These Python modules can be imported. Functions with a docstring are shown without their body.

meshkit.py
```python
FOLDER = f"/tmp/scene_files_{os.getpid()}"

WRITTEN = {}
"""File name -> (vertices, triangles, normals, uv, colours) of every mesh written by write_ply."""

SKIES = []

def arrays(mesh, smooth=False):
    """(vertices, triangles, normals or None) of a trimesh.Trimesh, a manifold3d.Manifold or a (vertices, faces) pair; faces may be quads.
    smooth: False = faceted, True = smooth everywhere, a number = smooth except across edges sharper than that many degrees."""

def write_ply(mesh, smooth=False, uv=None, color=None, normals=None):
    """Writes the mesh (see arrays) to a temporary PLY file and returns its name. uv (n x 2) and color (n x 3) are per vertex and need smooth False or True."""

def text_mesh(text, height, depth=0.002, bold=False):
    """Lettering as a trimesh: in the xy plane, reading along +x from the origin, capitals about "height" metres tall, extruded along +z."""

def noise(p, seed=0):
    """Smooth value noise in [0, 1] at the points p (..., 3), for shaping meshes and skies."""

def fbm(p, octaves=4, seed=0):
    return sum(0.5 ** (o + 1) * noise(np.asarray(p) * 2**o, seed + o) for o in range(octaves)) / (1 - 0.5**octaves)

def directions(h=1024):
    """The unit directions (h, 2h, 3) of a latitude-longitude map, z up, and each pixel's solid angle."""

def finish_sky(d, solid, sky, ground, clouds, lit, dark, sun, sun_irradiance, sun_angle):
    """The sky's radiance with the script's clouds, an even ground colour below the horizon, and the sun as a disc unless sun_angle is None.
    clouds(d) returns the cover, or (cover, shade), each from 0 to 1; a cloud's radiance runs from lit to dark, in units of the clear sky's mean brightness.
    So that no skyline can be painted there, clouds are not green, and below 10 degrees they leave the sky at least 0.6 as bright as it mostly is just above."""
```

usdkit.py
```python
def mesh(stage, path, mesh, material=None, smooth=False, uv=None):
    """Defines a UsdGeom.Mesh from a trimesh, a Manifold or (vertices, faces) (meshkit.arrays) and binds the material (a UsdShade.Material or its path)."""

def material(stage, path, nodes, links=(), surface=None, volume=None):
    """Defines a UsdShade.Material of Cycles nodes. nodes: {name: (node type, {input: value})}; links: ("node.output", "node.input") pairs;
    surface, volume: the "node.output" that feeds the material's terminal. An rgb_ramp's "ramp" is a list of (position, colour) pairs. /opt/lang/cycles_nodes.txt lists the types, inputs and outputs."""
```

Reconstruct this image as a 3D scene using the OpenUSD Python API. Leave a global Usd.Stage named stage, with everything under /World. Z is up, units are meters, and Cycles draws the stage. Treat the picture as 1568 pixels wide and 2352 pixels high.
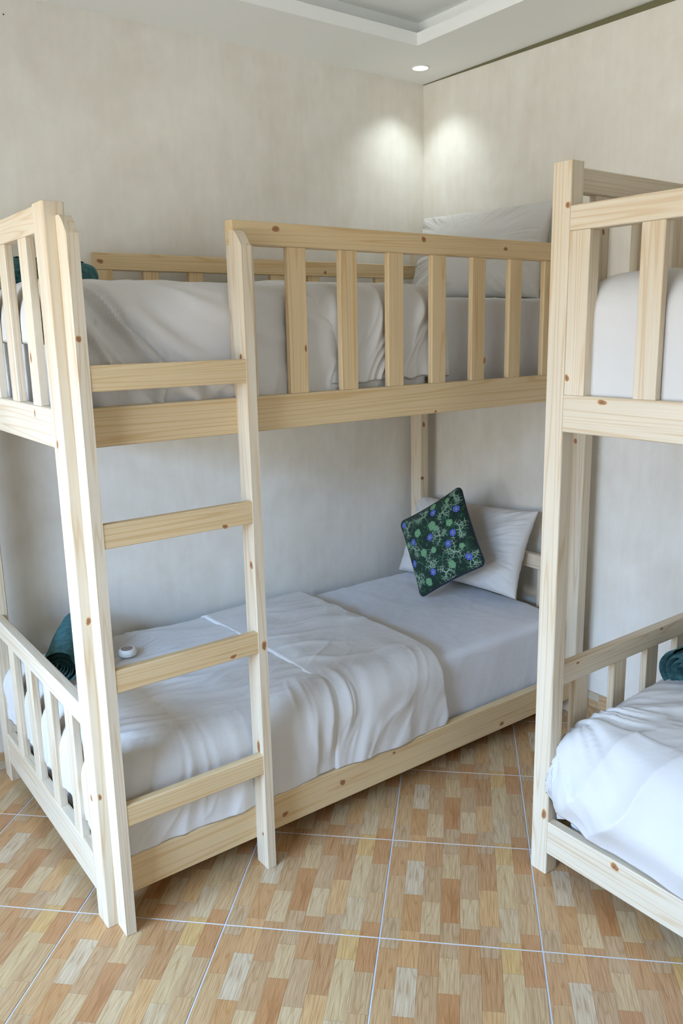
import math, random
import numpy as np, trimesh, meshkit, usdkit
from pxr import Usd, UsdGeom, UsdLux, UsdShade, Gf, Sdf, Vt
from shapely.geometry import Polygon, box as sbox

stage = Usd.Stage.CreateInMemory()
UsdGeom.SetStageUpAxis(stage, 'Z'); UsdGeom.SetStageMetersPerUnit(stage, 1.0)
UsdGeom.Xform.Define(stage, '/World'); UsdGeom.Scope.Define(stage, '/World/Looks')
RNG = np.random.default_rng(7)

# ------------------------------------------------------------------ camera
F_PX, PPX, PPY = 1856.92, 15.34, -22.66          # focal length and principal point offset in pixels of a 1568 x 2352 frame
YAW, PITCH, ROLL = 0.643807, -0.210385, -0.0185179
EYE = np.array([-2.65165, -2.91464, 1.54067])
EXPOSURE = -0.28
_d = np.array([math.sin(YAW) * math.cos(PITCH), math.cos(YAW) * math.cos(PITCH), math.sin(PITCH)])
_r0 = np.array([math.cos(YAW), -math.sin(YAW), 0]); _u0 = np.cross(_r0, _d)
_r = _r0 * math.cos(ROLL) + _u0 * math.sin(ROLL); _u = -_r0 * math.sin(ROLL) + _u0 * math.cos(ROLL)
cam = UsdGeom.Camera.Define(stage, '/World/camera')
cam.CreateHorizontalApertureAttr(24.0); cam.CreateVerticalApertureAttr(36.0)
cam.CreateFocalLengthAttr(24.0 * F_PX / 1568)
cam.CreateHorizontalApertureOffsetAttr(-PPX * 24 / 1568); cam.CreateVerticalApertureOffsetAttr(PPY * 24 / 1568)
cam.CreateClippingRangeAttr(Gf.Vec2f(0.02, 100)); cam.CreateExposureAttr(EXPOSURE)
cam.AddTransformOp().Set(Gf.Matrix4d(*_r, 0, *_u, 0, *(-_d), 0, *EYE, 1))

# ------------------------------------------------------------------ light: daylight through the window, ceiling spots (see downlight())
XW, YW, ZC, ZTOP = -4.1, -5.2, 2.6034, 2.714             # far walls, soffit height, raised ceiling height
WX, WY0, WY1, WZ0, WZ1 = XW, -2.75, -0.65, 0.55, 2.05     # the window opening in the wall opposite the corner's right wall
sky = UsdLux.DomeLight.Define(stage, '/World/sky')
sky.CreateColorAttr(Gf.Vec3f(0.70, 0.85, 1.0)); sky.CreateIntensityAttr(1.0)
def outdoor(name, out, z, tilt, w, h, col, power):
    """a broad area light outside the window: the open sky over the houses, the sunlit house front and terrace below it"""
    L = UsdLux.RectLight.Define(stage, '/World/' + name)
    L.CreateWidthAttr(w); L.CreateHeightAttr(h); L.CreateColorAttr(Gf.Vec3f(*col)); L.CreateIntensityAttr(power)
    t = math.radians(tilt); n = np.array([math.cos(t), 0, math.sin(t)]); x = np.array([0, 1, 0]); y = np.cross(-n, x)
    L.AddTransformOp().Set(Gf.Matrix4d(*map(float, x), 0, *map(float, y), 0, *map(float, -n), 0, WX - out, (WY0 + WY1) / 2, z, 1))
outdoor('sky_daylight', 1.7, 3.05, -45, 5.5, 2.4, (.32, .575, 1.0), 58.0)
outdoor('terrace_light', 1.5, .55, 12, 5.0, 2.6, (1.0, .98, .90), 10.0)
VX0, VX1, VZ0, VZ1 = -3.3, -1.3, 1.0, 2.2               # window opening added behind the camera to hold an unseen fill light
rear = UsdLux.RectLight.Define(stage, '/World/rear_fill')  # added fill light, set in that opening as daylight
rear.CreateWidthAttr(VX1 - VX0); rear.CreateHeightAttr(VZ1 - VZ0); rear.CreateColorAttr(Gf.Vec3f(.94, 1.0, .94)); rear.CreateIntensityAttr(1.5)
rear.AddTransformOp().Set(Gf.Matrix4d(1, 0, 0, 0, 0, 0, 1, 0, 0, -1, 0, 0, (VX0 + VX1) / 2, YW - .14, (VZ0 + VZ1) / 2, 1))
SPOT, SPOT_COLOR = 24.0, (1.0, 1.17, 1.22)

# ------------------------------------------------------------------ helpers
def lin(r, g, b):
    c = np.array([r, g, b]) / 255.0
    return tuple(np.where(c < 0.04045, c / 12.92, ((c + 0.055) / 1.055) ** 2.4))

USED = {}
def numbered(parent, name):
    k = USED.setdefault((str(parent), name), -1) + 1
    USED[(str(parent), name)] = k
    return f'{parent}/{name}' + (f'_{k:03d}' if k else '')

def tag(p, label=None, cat=None, group=None, kind=None):
    p = p.GetPrim() if hasattr(p, 'GetPrim') else p
    for k, v in (('label', label), ('category', cat), ('group', group), ('kind', kind)):
        if v: p.SetCustomDataByKey(k, v)
    return p

def thing(name, label, cat=None, group=None, kind=None, loc=None):
    x = UsdGeom.Xform.Define(stage, numbered('/World', name))
    if loc is not None: x.AddTranslateOp().Set(Gf.Vec3d(*map(float, loc)))
    return tag(x, label, cat, group, kind)

def add(parent, name, mesh, mat, smooth=30, prim=None, label=None):
    """one Mesh prim; prim: {primvar: (type, array or function of the points)}"""
    root = '/World' if parent is None else str(parent.GetPath())
    v, f, n = meshkit.arrays(mesh, smooth)
    m = usdkit.mesh(stage, numbered(root, name), (v, f), MAT[mat])
    if n is not None:
        m.CreateNormalsAttr(Vt.Vec3fArray.FromNumpy(n.astype(np.float32))); m.SetNormalsInterpolation('vertex')
    for k, (ty, val) in (prim or {}).items():
        val = val(v) if callable(val) else val
        UsdGeom.PrimvarsAPI(m).CreatePrimvar(k, ty, 'vertex').Set(Vt.Vec3fArray.FromNumpy(np.asarray(val, np.float32)))
    if label: tag(m, label)
    return m.GetPrim()

F3, C3 = Sdf.ValueTypeNames.Float3Array, Sdf.ValueTypeNames.Color3fArray

def box(x0, y0, z0, x1, y1, z1):
    m = trimesh.creation.box([x1 - x0, y1 - y0, z1 - z0]); m.apply_translation([(x0 + x1) / 2, (y0 + y1) / 2, (z0 + z1) / 2])
    return m

def rounded(lo, hi, r, axis):
    """a board from corner lo to corner hi with rounded edges; its length runs along axis"""
    lo, hi = np.asarray(lo, float), np.asarray(hi, float)
    k = [axis, (axis + 1) % 3, (axis + 2) % 3]
    L, A, B = (hi - lo)[k]
    r = min(r, A * .45, B * .45, L * .45)
    def ring(l, i):
        pts = []
        for cx, cy, a0 in ((A / 2 - r, B / 2 - r, 0), (-A / 2 + r, B / 2 - r, 90), (-A / 2 + r, -B / 2 + r, 180), (A / 2 - r, -B / 2 + r, 270)):
            for t in (0, 30, 60, 90):
                a = math.radians(a0 + t); pts.append((l, cx + (r - i) * math.cos(a), cy + (r - i) * math.sin(a)))
        return pts
    e = r * .35
    rings = [ring(-L / 2, e), ring(-L / 2 + e * .3, e * .3), ring(-L / 2 + e, 0), ring(L / 2 - e, 0), ring(L / 2 - e * .3, e * .3), ring(L / 2, e)]
    v = np.array(sum(rings, [])); n = 16; f = []
    for i in range(5):
        for j in range(n):
            a, b = i * n + j, i * n + (j + 1) % n
            f += [(a, b, b + n), (a, b + n, a + n)]
    for j in range(1, n - 1):
        f += [(0, j + 1, j), (5 * n, 5 * n + j, 5 * n + j + 1)]
    out = np.empty_like(v); out[:, k] = v
    return trimesh.Trimesh(out + (lo + hi) / 2, f, process=False)

def grain(axis, seed=None):
    off = RNG.uniform(0, 40, 3)
    k = [axis, (axis + 1) % 3, (axis + 2) % 3]
    return {'grain': (F3, lambda v: v[:, k] + off)}

def frame_of(*cols):
    return np.stack([np.asarray(c, float) / np.linalg.norm(c) for c in cols], 1)

def ridge(a, b, ang, long, short, seed, power=1.5):
    c, s = math.cos(math.radians(ang)), math.sin(math.radians(ang))
    p, q = a * c + b * s, -a * s + b * c
    n = meshkit.noise(np.stack([p / long + 50, q / short + 50, np.full_like(p, seed * 1.37)], -1), seed)
    return (1 - np.abs(2 * n - 1)) ** power

def fbm2(a, b, scale, seed, octaves=3):
    return meshkit.fbm(np.stack([a / scale + 50, b / scale + 50, np.full_like(a, seed * .71)], -1), octaves, seed) - .5

def sstep(x, e0, e1):
    t = np.clip((x - e0) / (e1 - e0), 0, 1)
    return t * t * (3 - 2 * t)

# ------------------------------------------------------------------ materials
MAT = {}
def mat(name, nodes, links=(), surface='p.BSDF'):
    MAT[name] = usdkit.material(stage, '/World/Looks/' + name, nodes, links, surface)

def pine(name, light, mid, dark):
    mat(name, {
        'g': ('attribute', {'attribute': 'grain'}),
        'm1': ('mapping', {'scale': (.5, 18, 18)}), 'w': ('noise_texture', {'scale': 1.0, 'detail': 1.0, 'distortion': .35}),
        'k': ('math', {'math_type': 'multiply', 'value2': 64.0}), 's': ('math', {'math_type': 'sine'}), 's1': ('math', {'math_type': 'multiply_add', 'value2': .5, 'value3': .5}),
        'm2': ('mapping', {'scale': (5, 320, 320)}), 'n': ('noise_texture', {'scale': 1.0, 'detail': 3.0}),
        'm3': ('mapping', {'scale': (1.5, 9, 9)}), 'n3': ('noise_texture', {'scale': 1.0, 'detail': 2.0}),
        'r': ('rgb_ramp', {'ramp': [(0, light), (.5, light), (.9, mid), (1, dark)]}),
        'r3': ('rgb_ramp', {'ramp': [(.3, (.93, .91, .87)), (.7, (1.03, 1.03, 1.02))]}),
        'rn': ('rgb_ramp', {'ramp': [(.30, (.93, .91, .87)), (.55, (1, 1, 1))]}),
        'x1': ('mix_color', {'blend_type': 'multiply', 'fac': 1.0, 'use_clamp': False}), 'x2': ('mix_color', {'blend_type': 'multiply', 'fac': .8}),
        'b': ('bump', {'strength': .10, 'distance': .002}),
        'p': ('principled_bsdf', {'roughness': .42, 'specular_ior_level': .4})},
        [('g.vector', 'm1.vector'), ('m1.vector', 'w.vector'), ('w.fac', 'k.value1'), ('k.value', 's.value1'), ('s.value', 's1.value1'), ('g.vector', 'm2.vector'), ('m2.vector', 'n.vector'), ('g.vector', 'm3.vector'), ('m3.vector', 'n3.vector'),
         ('s1.value', 'r.fac'), ('n3.fac', 'r3.fac'), ('n.fac', 'rn.fac'), ('r.color', 'x1.a'), ('r3.color', 'x1.b'), ('x1.result', 'x2.a'), ('rn.color', 'x2.b'),
         ('x2.result', 'p.base_color'), ('n.fac', 'b.height'), ('b.normal', 'p.normal')])
pine('pine', lin(222, 208, 186), lin(219, 202, 177), lin(211, 188, 157))
pine('pine_warm', lin(222, 197, 156), lin(219, 191, 148), lin(211, 178, 131))  # shaded copy of the pine: tone of shade put into rails and guards
mat('knot', {'g': ('attribute', {'attribute': 'grain'}), 'n': ('noise_texture', {'scale': 2.2, 'detail': 2.0}), 'l': ('vector_math', {'math_type': 'length'}),
             'a': ('math', {'math_type': 'multiply_add', 'value2': .5, 'value3': -.25}), 's': ('math', {'math_type': 'add'}),
             'r': ('rgb_ramp', {'ramp': [(0, lin(112, 76, 50)), (.3, lin(150, 104, 70)), (.52, lin(172, 124, 84)), (.62, lin(118, 78, 50)), (.74, lin(200, 156, 110)), (1, lin(222, 196, 154))]}),
             'p': ('principled_bsdf', {'roughness': .5})},
    [('g.vector', 'l.vector1'), ('g.vector', 'n.vector'), ('n.fac', 'a.value1'), ('l.value', 's.value1'), ('a.value', 's.value2'), ('s.value', 'r.fac'), ('r.color', 'p.base_color')])

def cloth_mat(name, col, rough=.85, sheen=.1, scale=900, bump=.12):
    mat(name, {'t': ('geometry', {}), 'n': ('noise_texture', {'scale': float(scale), 'detail': 2.0}), 'n2': ('noise_texture', {'scale': 26.0, 'detail': 3.0}),
               'ad': ('math', {'math_type': 'multiply_add', 'value2': .05}), 'b': ('bump', {'strength': bump, 'distance': .0015 if scale < 500 else .0006}),
               'b2': ('bump', {'strength': .15, 'distance': .01}),
               'p': ('principled_bsdf', {'base_color': col, 'roughness': rough, 'sheen_weight': sheen, 'specular_ior_level': .25})},
        [('t.position', 'n.vector'), ('t.position', 'n2.vector'), ('n.fac', 'b.height'), ('n2.fac', 'b2.height'), ('b2.normal', 'b.normal'), ('b.normal', 'p.normal')])
cloth_mat('linen', lin(214, 210, 205))
cloth_mat('sheet', lin(222, 222, 226))
mat('terry', {'t': ('geometry', {}), 'n': ('noise_texture', {'scale': 420.0, 'detail': 2.0}), 'n2': ('noise_texture', {'scale': 60.0, 'detail': 3.0}),
              'r': ('rgb_ramp', {'ramp': [(.3, lin(44, 78, 80)), (.7, lin(78, 116, 118))]}), 'b': ('bump', {'strength': .6, 'distance': .004}),
              'p': ('principled_bsdf', {'roughness': .95, 'sheen_weight': .4, 'sheen_tint': lin(120, 170, 170), 'specular_ior_level': .1})},
    [('t.position', 'n.vector'), ('t.position', 'n2.vector'), ('n2.fac', 'r.fac'), ('n.fac', 'b.height'), ('r.color', 'p.base_color'), ('b.normal', 'p.normal')])
cloth_mat('terry_edge', lin(58, 104, 106), .9, .3, 420, .3)
cloth_mat('navy', lin(34, 42, 58), .8, .1, 600, .2)
mat('printed_cotton', {'g': ('attribute', {'attribute': 'tint'}), 'p': ('principled_bsdf', {'roughness': .8, 'sheen_weight': .1, 'specular_ior_level': .2})}, [('g.color', 'p.base_color')])

def plaster(name, c0, c1, c2):
    mat(name, {'t': ('geometry', {}), 'm': ('mapping', {'scale': (1, 1, .8)}), 'n1': ('noise_texture', {'scale': 3.2, 'detail': 5.0, 'roughness': .6, 'distortion': .4}),
               'n2': ('noise_texture', {'scale': 13.0, 'detail': 5.0, 'roughness': .6}), 'm3': ('mapping', {'scale': (34, 34, 5)}), 'n3': ('noise_texture', {'scale': 1.0, 'detail': 3.0}),
               'r': ('rgb_ramp', {'ramp': [(.30, c0), (.5, c1), (.70, c2)]}),
               'r2': ('rgb_ramp', {'ramp': [(.3, (.945, .935, .92)), (.7, (1, 1, 1))]}), 'r3': ('rgb_ramp', {'ramp': [(.3, (.965, .96, .955)), (.7, (1, 1, 1))]}),
               'x': ('mix_color', {'blend_type': 'multiply', 'fac': 1.0}), 'x3': ('mix_color', {'blend_type': 'multiply', 'fac': 1.0}),
               'b': ('bump', {'strength': .15, 'distance': .004}), 'p': ('principled_bsdf', {'roughness': .8, 'specular_ior_level': .25})},
        [('t.position', 'm.vector'), ('m.vector', 'n1.vector'), ('m.vector', 'n2.vector'), ('t.position', 'm3.vector'), ('m3.vector', 'n3.vector'), ('n1.fac', 'r.fac'), ('n2.fac', 'r2.fac'), ('n3.fac', 'r3.fac'),
         ('r.color', 'x.a'), ('r2.color', 'x.b'), ('x.result', 'x3.a'), ('r3.color', 'x3.b'), ('x3.result', 'p.base_color'), ('n2.fac', 'b.height'), ('b.normal', 'p.normal')])
plaster('plaster', lin(231, 224, 211), lin(238, 232, 221), lin(242, 238, 229))
def plain(name, col, rough=.5, spec=.5, **kw):
    mat(name, {'p': ('principled_bsdf', {'base_color': col, 'roughness': rough, 'specular_ior_level': spec, **kw})})
plain('ceiling_paint', lin(244, 244, 240), .85, .2)
plain('gap_shade', lin(120, 116, 88), .9, .1)
plain('grout', lin(206, 208, 216), .7, .2)
plain('dark_hole', lin(40, 36, 32), .9, .1)
plain('white_trim', lin(232, 232, 228), .4)
plain('white_paper', lin(238, 238, 234), .55, .3)
plain('plywood', lin(205, 180, 138), .6, .3)
plain('frame_white', lin(235, 235, 235), .35)
mat('lamp_glow', {'e': ('emission', {'color': (1, .97, .90), 'strength': 3.0})}, surface='e.emission')
mat('pane', {'t': ('transparent_bsdf', {}), 'g': ('glossy_bsdf', {'color': (1, 1, 1), 'roughness': .02}), 'f': ('fresnel', {'IOR': 1.45}), 'x': ('mix_closure', {})},
    [('f.fac', 'x.fac'), ('t.BSDF', 'x.closure1'), ('g.BSDF', 'x.closure2')], 'x.closure')
mat('wood_print', {
    'tint': ('attribute', {'attribute': 'tint'}), 'g': ('attribute', {'attribute': 'grain'}),
    'm1': ('mapping', {'scale': (2.6, 30, 1)}), 'w': ('noise_texture', {'scale': 1.0, 'detail': 1.0, 'distortion': .5}),
    'k': ('math', {'math_type': 'multiply', 'value2': 50.0}), 's': ('math', {'math_type': 'sine'}), 's1': ('math', {'math_type': 'multiply_add', 'value2': .5, 'value3': .5}),
    'm2': ('mapping', {'scale': (14, 520, 1)}), 'n': ('noise_texture', {'scale': 1.0, 'detail': 3.0}),
    'r': ('rgb_ramp', {'ramp': [(0, (1.03, 1.03, 1.03)), (.72, (1, 1, 1)), (.93, (.95, .92, .87)), (1, (.86, .79, .71))]}), 'rn': ('rgb_ramp', {'ramp': [(.38, (.74, .64, .55)), (.56, (1, 1, 1))]}),
    'x1': ('mix_color', {'blend_type': 'multiply', 'fac': 1.0, 'use_clamp': False}), 'x2': ('mix_color', {'blend_type': 'multiply', 'fac': .8}),
    'p': ('principled_bsdf', {'roughness': .24, 'specular_ior_level': .5})},
    [('g.vector', 'm1.vector'), ('m1.vector', 'w.vector'), ('g.vector', 'm2.vector'), ('m2.vector', 'n.vector'), ('w.fac', 'k.value1'), ('k.value', 's.value1'), ('s.value', 's1.value1'), ('s1.value', 'r.fac'), ('n.fac', 'rn.fac'),
     ('tint.color', 'x1.a'), ('r.color', 'x1.b'), ('x1.result', 'x2.a'), ('rn.color', 'x2.b'), ('x2.result', 'p.base_color')])
mat('soap_label', {'g': ('attribute', {'attribute': 'tint'}), 'p': ('principled_bsdf', {'roughness': .5})}, [('g.color', 'p.base_color')])

# ------------------------------------------------------------------ room shell
def structure(name, label): return thing(name, label, kind='structure')

TS, TTH, TX, TY = .4125, math.radians(-44.9), -1.5173, -1.503    # tile size, laid diagonally, one grout crossing
TI = np.array([math.cos(TTH), math.sin(TTH)]); TJ = np.array([-math.sin(TTH), math.cos(TTH)])
A_, B_, C_, D_, E_, G_ = lin(196, 148, 100), lin(203, 171, 130), lin(207, 196, 172), lin(190, 160, 126), lin(214, 172, 112), lin(172, 120, 76)
def calm(c):
    c = np.array(c); l = c @ (.3, .6, .1); c = c * ((.37 + (l - .37) * .60) / l); l = c @ (.3, .6, .1)
    return (.6 * c + .4 * l * np.array([1.28, .95, .55])) * np.array([1.0, .92, .82])
PRINT = [  # per column of the printed pattern: (upper end, lower end, colour), repeating with the tile
    [(.92, .605, lin(200, 152, 104)), (.605, .188, lin(203, 168, 126)), (.188, -.08, lin(196, 170, 140))],
    [(.778, .42, lin(212, 204, 190)), (.42, .081, lin(196, 146, 96)), (.081, -.222, lin(212, 164, 112))],
    [(.73, .363, lin(192, 160, 126)), (.363, .064, lin(212, 190, 156)), (.064, -.27, lin(190, 144, 102))],
    [(.88, .609, lin(210, 186, 150)), (.609, .182, lin(182, 128, 82)), (.182, -.12, lin(196, 166, 134))],
    [(.772, .416, lin(194, 164, 132)), (.416, .14, lin(214, 196, 164)), (.14, -.228, lin(192, 144, 100))],
    [(.91, .516, lin(186, 140, 100)), (.516, .175, lin(216, 174, 122)), (.175, -.09, lin(194, 166, 138))],
    [(.80, .351, lin(212, 192, 154)), (.351, .046, lin(208, 194, 168)), (.046, -.20, lin(218, 182, 118))],
    [(.715, .411, lin(200, 174, 140)), (.411, .131, lin(202, 172, 134)), (.131, -.285, lin(190, 136, 90))]]

def tile_mesh(clip, to_world, gap=.0046, depth=.008):
    """the printed faces and the sides of one tile, clipped by polygon clip (tile units metres, lower left corner 0,0)"""
    g, s = gap / 2, TS
    V, Fc, T, G = [], [], [], []
    def face(pts2, z, col, off):
        k = len(V)
        for x, y in pts2: V.append((x, y, z)); T.append(calm(col)); G.append((y + off[0], x + off[1], off[2]))
        for i in range(1, len(pts2) - 1): Fc.append((k, k + i, k + i + 1))
    for c in range(8):
        for q, (t, b, col) in enumerate(PRINT[c]):
            for shift in (0, 1):
                lo, hi = max((b + shift) * s, g), min((t + shift) * s, s - g)
                if hi - lo < .001: continue
                x0, x1 = max(c * s / 8, g), min((c + 1) * s / 8, s - g)
                inter = sbox(x0 + .0003, lo + .0003, x1 - .0003, hi - .0003).intersection(clip)
                if inter.is_empty or inter.area < 1e-7: continue
                pts = list(inter.exterior.coords)[:-1]
                if Polygon(pts).exterior.is_ccw is False: pts = pts[::-1]
                face(pts, 0, col, (c * 1.7 + q * .61, c * .83 + q * 2.3, 0))
    edge = sbox(g, g, s - g, s - g).intersection(clip)
    if edge.is_empty or not V: return None
    pts = list(edge.exterior.coords)[:-1]
    if not Polygon(pts).exterior.is_ccw: pts = pts[::-1]
    face(pts, -.0002, lin(128, 92, 60), (0, 0, 0))            # the dark joints printed between the pieces
    for i in range(len(pts)):
        (x0, y0), (x1, y1) = pts[i], pts[(i + 1) % len(pts)]
        k = len(V); V += [(x0, y0, 0), (x0, y0, -depth), (x1, y1, -depth), (x1, y1, 0)]; T += [B_] * 4; G += [(0, 0, 0)] * 4
        Fc += [(k, k + 1, k + 2), (k, k + 2, k + 3)]
    return to_world(np.array(V, float)), np.array(Fc), np.array(T), np.array(G)

floor = structure('floor', 'floor of large square ceramic tiles printed like wood blocks, laid diagonally')
add(floor, 'grout_bed', box(XW, YW, -.10, 0, 0, -.0012), 'grout', False)
room = sbox(XW, YW, 0, 0)
far = []
for i in range(-14, 15):
    for j in range(-14, 15):
        o = np.array([TX, TY]) + TS * (i * TI + j * TJ)
        quad = Polygon([o, o + TS * TI, o + TS * (TI + TJ), o + TS * TJ])
        inter = quad.intersection(room)
        if inter.is_empty or inter.area < 1e-4: continue
        cl = Polygon([((np.array(p) - o) @ TI, (np.array(p) - o) @ TJ) for p in inter.exterior.coords]).buffer(0)
        m = tile_mesh(cl, lambda v: np.c_[o + v[:, :1] * TI + v[:, 1:2] * TJ, v[:, 2]])
        if m is None: continue
        add(floor, 'floor_tile', m[:2], 'wood_print', False, {'tint': (C3, m[2]), 'grain': (F3, m[3])})

def skirting(name, label, a0, a1, wall):
    w = structure(name, label)
    h, t, first = .062, .009, (-1.073 if wall == 'right' else -1.73)
    add(w, 'grout_bed', box(a0, -t + .002, 0, a1, -.0001, h - .001) if wall == 'left' else box(-t + .002, a0, 0, -.0001, a1, h - .001), 'grout', False)
    cuts = sorted([first + k * TS for k in range(-12, 12) if a0 < first + k * TS < a1] + [a0, a1])
    for n_, (p, q) in enumerate(zip(cuts, cuts[1:])):
        V, Fc, T, G = [], [], [], []
        L = q - p - .003
        for s0 in np.arange(0, L, .206):
            s1 = min(L, s0 + .206)
            for r_ in (0, 1):
                z0, z1 = r_ * h * .5, (r_ + 1) * h * .5
                cut = s0 + (.11 if r_ else .06)
                for u0, u1 in ((s0, min(cut, s1)), (min(cut, s1), s1)):
                    if u1 - u0 < .002: continue
                    col = [A_, B_, C_, D_, E_, B_][int(RNG.integers(6))]; k = len(V); off = RNG.uniform(0, 9, 2)
                    for u, z in ((u0, z0), (u1, z0), (u1, z1), (u0, z1)):
                        V.append((p + .0015 + u, -t, z) if wall == 'left' else (-t, p + .0015 + u, z)); T.append(col); G.append((u + off[0], z + off[1], 0))
                    Fc += [(k, k + 1, k + 2), (k, k + 2, k + 3)] if wall == 'left' else [(k, k + 2, k + 1), (k, k + 3, k + 2)]
        k = len(V)
        top = [(p + .0015, -t, h), (q - .0015, -t, h), (q - .0015, 0, h), (p + .0015, 0, h)]
        V += top if wall == 'left' else [(b, a, c) for a, b, c in top]
        T += [B_] * 4; G += [(0, 0, 0)] * 4; Fc += [(k, k + 1, k + 2), (k, k + 2, k + 3)]
        add(w, 'skirting_tile', (np.array(V), np.array(Fc)), 'wood_print', False, {'tint': (C3, np.array(T)), 'grain': (F3, np.array(G))})
skirting('baseboard_left', 'wood-printed tile skirting along the wall behind the long side of the bed', XW, -.001, 'left')
skirting('baseboard_right', 'wood-printed tile skirting along the wall at the bed heads', YW, -.001, 'right')

w = structure('wall_left', 'mottled cream plaster wall behind the bunk bed with the ladder')
add(w, 'plaster', box(XW, 0, -.1, 0.12, .12, 2.9), 'plaster', False)
for x, z in ((-1.7984, 2.5406), (-1.9, 2.39)):
    h = trimesh.creation.cylinder(radius=.0022, height=.0012, sections=10); h.apply_transform(trimesh.transformations.rotation_matrix(math.pi / 2, (1, 0, 0))); h.apply_translation((x, -.0005, z))
    add(w, 'nail_hole', h, 'dark_hole', 30, label='tiny dark nail hole')
w = structure('wall_right', 'mottled cream plaster wall at the head of the bunk bed')
add(w, 'plaster', box(0, YW, -.1, .12, 0, 2.9), 'plaster', False)
w = structure('wall_rear', 'plaster wall behind the camera')
for q in ((XW - .12, -.1, VX0, 2.9), (VX1, -.1, .12, 2.9), (VX0, -.1, VX1, VZ0), (VX0, VZ1, VX1, 2.9)):
    add(w, 'plaster', box(q[0], YW - .12, q[1], q[2], YW, q[3]), 'plaster', False)
w = structure('added_window_2', 'white framed window added behind the camera for the fill light')
add(w, 'window_frame', trimesh.util.concatenate([box(VX0, YW - .09, VZ0, VX0 + .05, YW - .04, VZ1), box(VX1 - .05, YW - .09, VZ0, VX1, YW - .04, VZ1), box(VX0, YW - .09, VZ0, VX1, YW - .04, VZ0 + .05), box(VX0, YW - .09, VZ1 - .05, VX1, YW - .04, VZ1)]), 'frame_white', False)
add(w, 'pane', box(VX0 + .05, YW - .068, VZ0 + .05, VX1 - .05, YW - .062, VZ1 - .05), 'pane', False)
w = structure('wall_front', 'plaster wall with the window that lights the room')
for q in ((YW, -.1, WY0, 2.9), (WY1, -.1, .12, 2.9), (WY0, -.1, WY1, WZ0), (WY0, WZ1, WY1, 2.9)):
    add(w, 'plaster', box(XW - .12, q[0], q[1], XW, q[2], q[3]), 'plaster', False)
w = structure('window_1', 'white framed window letting in the daylight')
fr = trimesh.util.concatenate([box(WX - .09, WY0, WZ0, WX - .04, WY0 + .05, WZ1), box(WX - .09, WY1 - .05, WZ0, WX - .04, WY1, WZ1), box(WX - .09, WY0, WZ0, WX - .04, WY1, WZ0 + .05),
                               box(WX - .09, WY0, WZ1 - .05, WX - .04, WY1, WZ1), box(WX - .09, (WY0 + WY1) / 2 - .03, WZ0, WX - .04, (WY0 + WY1) / 2 + .03, WZ1)])
add(w, 'window_frame', fr, 'frame_white', False)
for y0, y1 in ((WY0 + .05, (WY0 + WY1) / 2 - .03), ((WY0 + WY1) / 2 + .03, WY1 - .05)):
    add(w, 'pane', box(WX - .068, y0, WZ0 + .05, WX - .062, y1, WZ1 - .05), 'pane', False)

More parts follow.
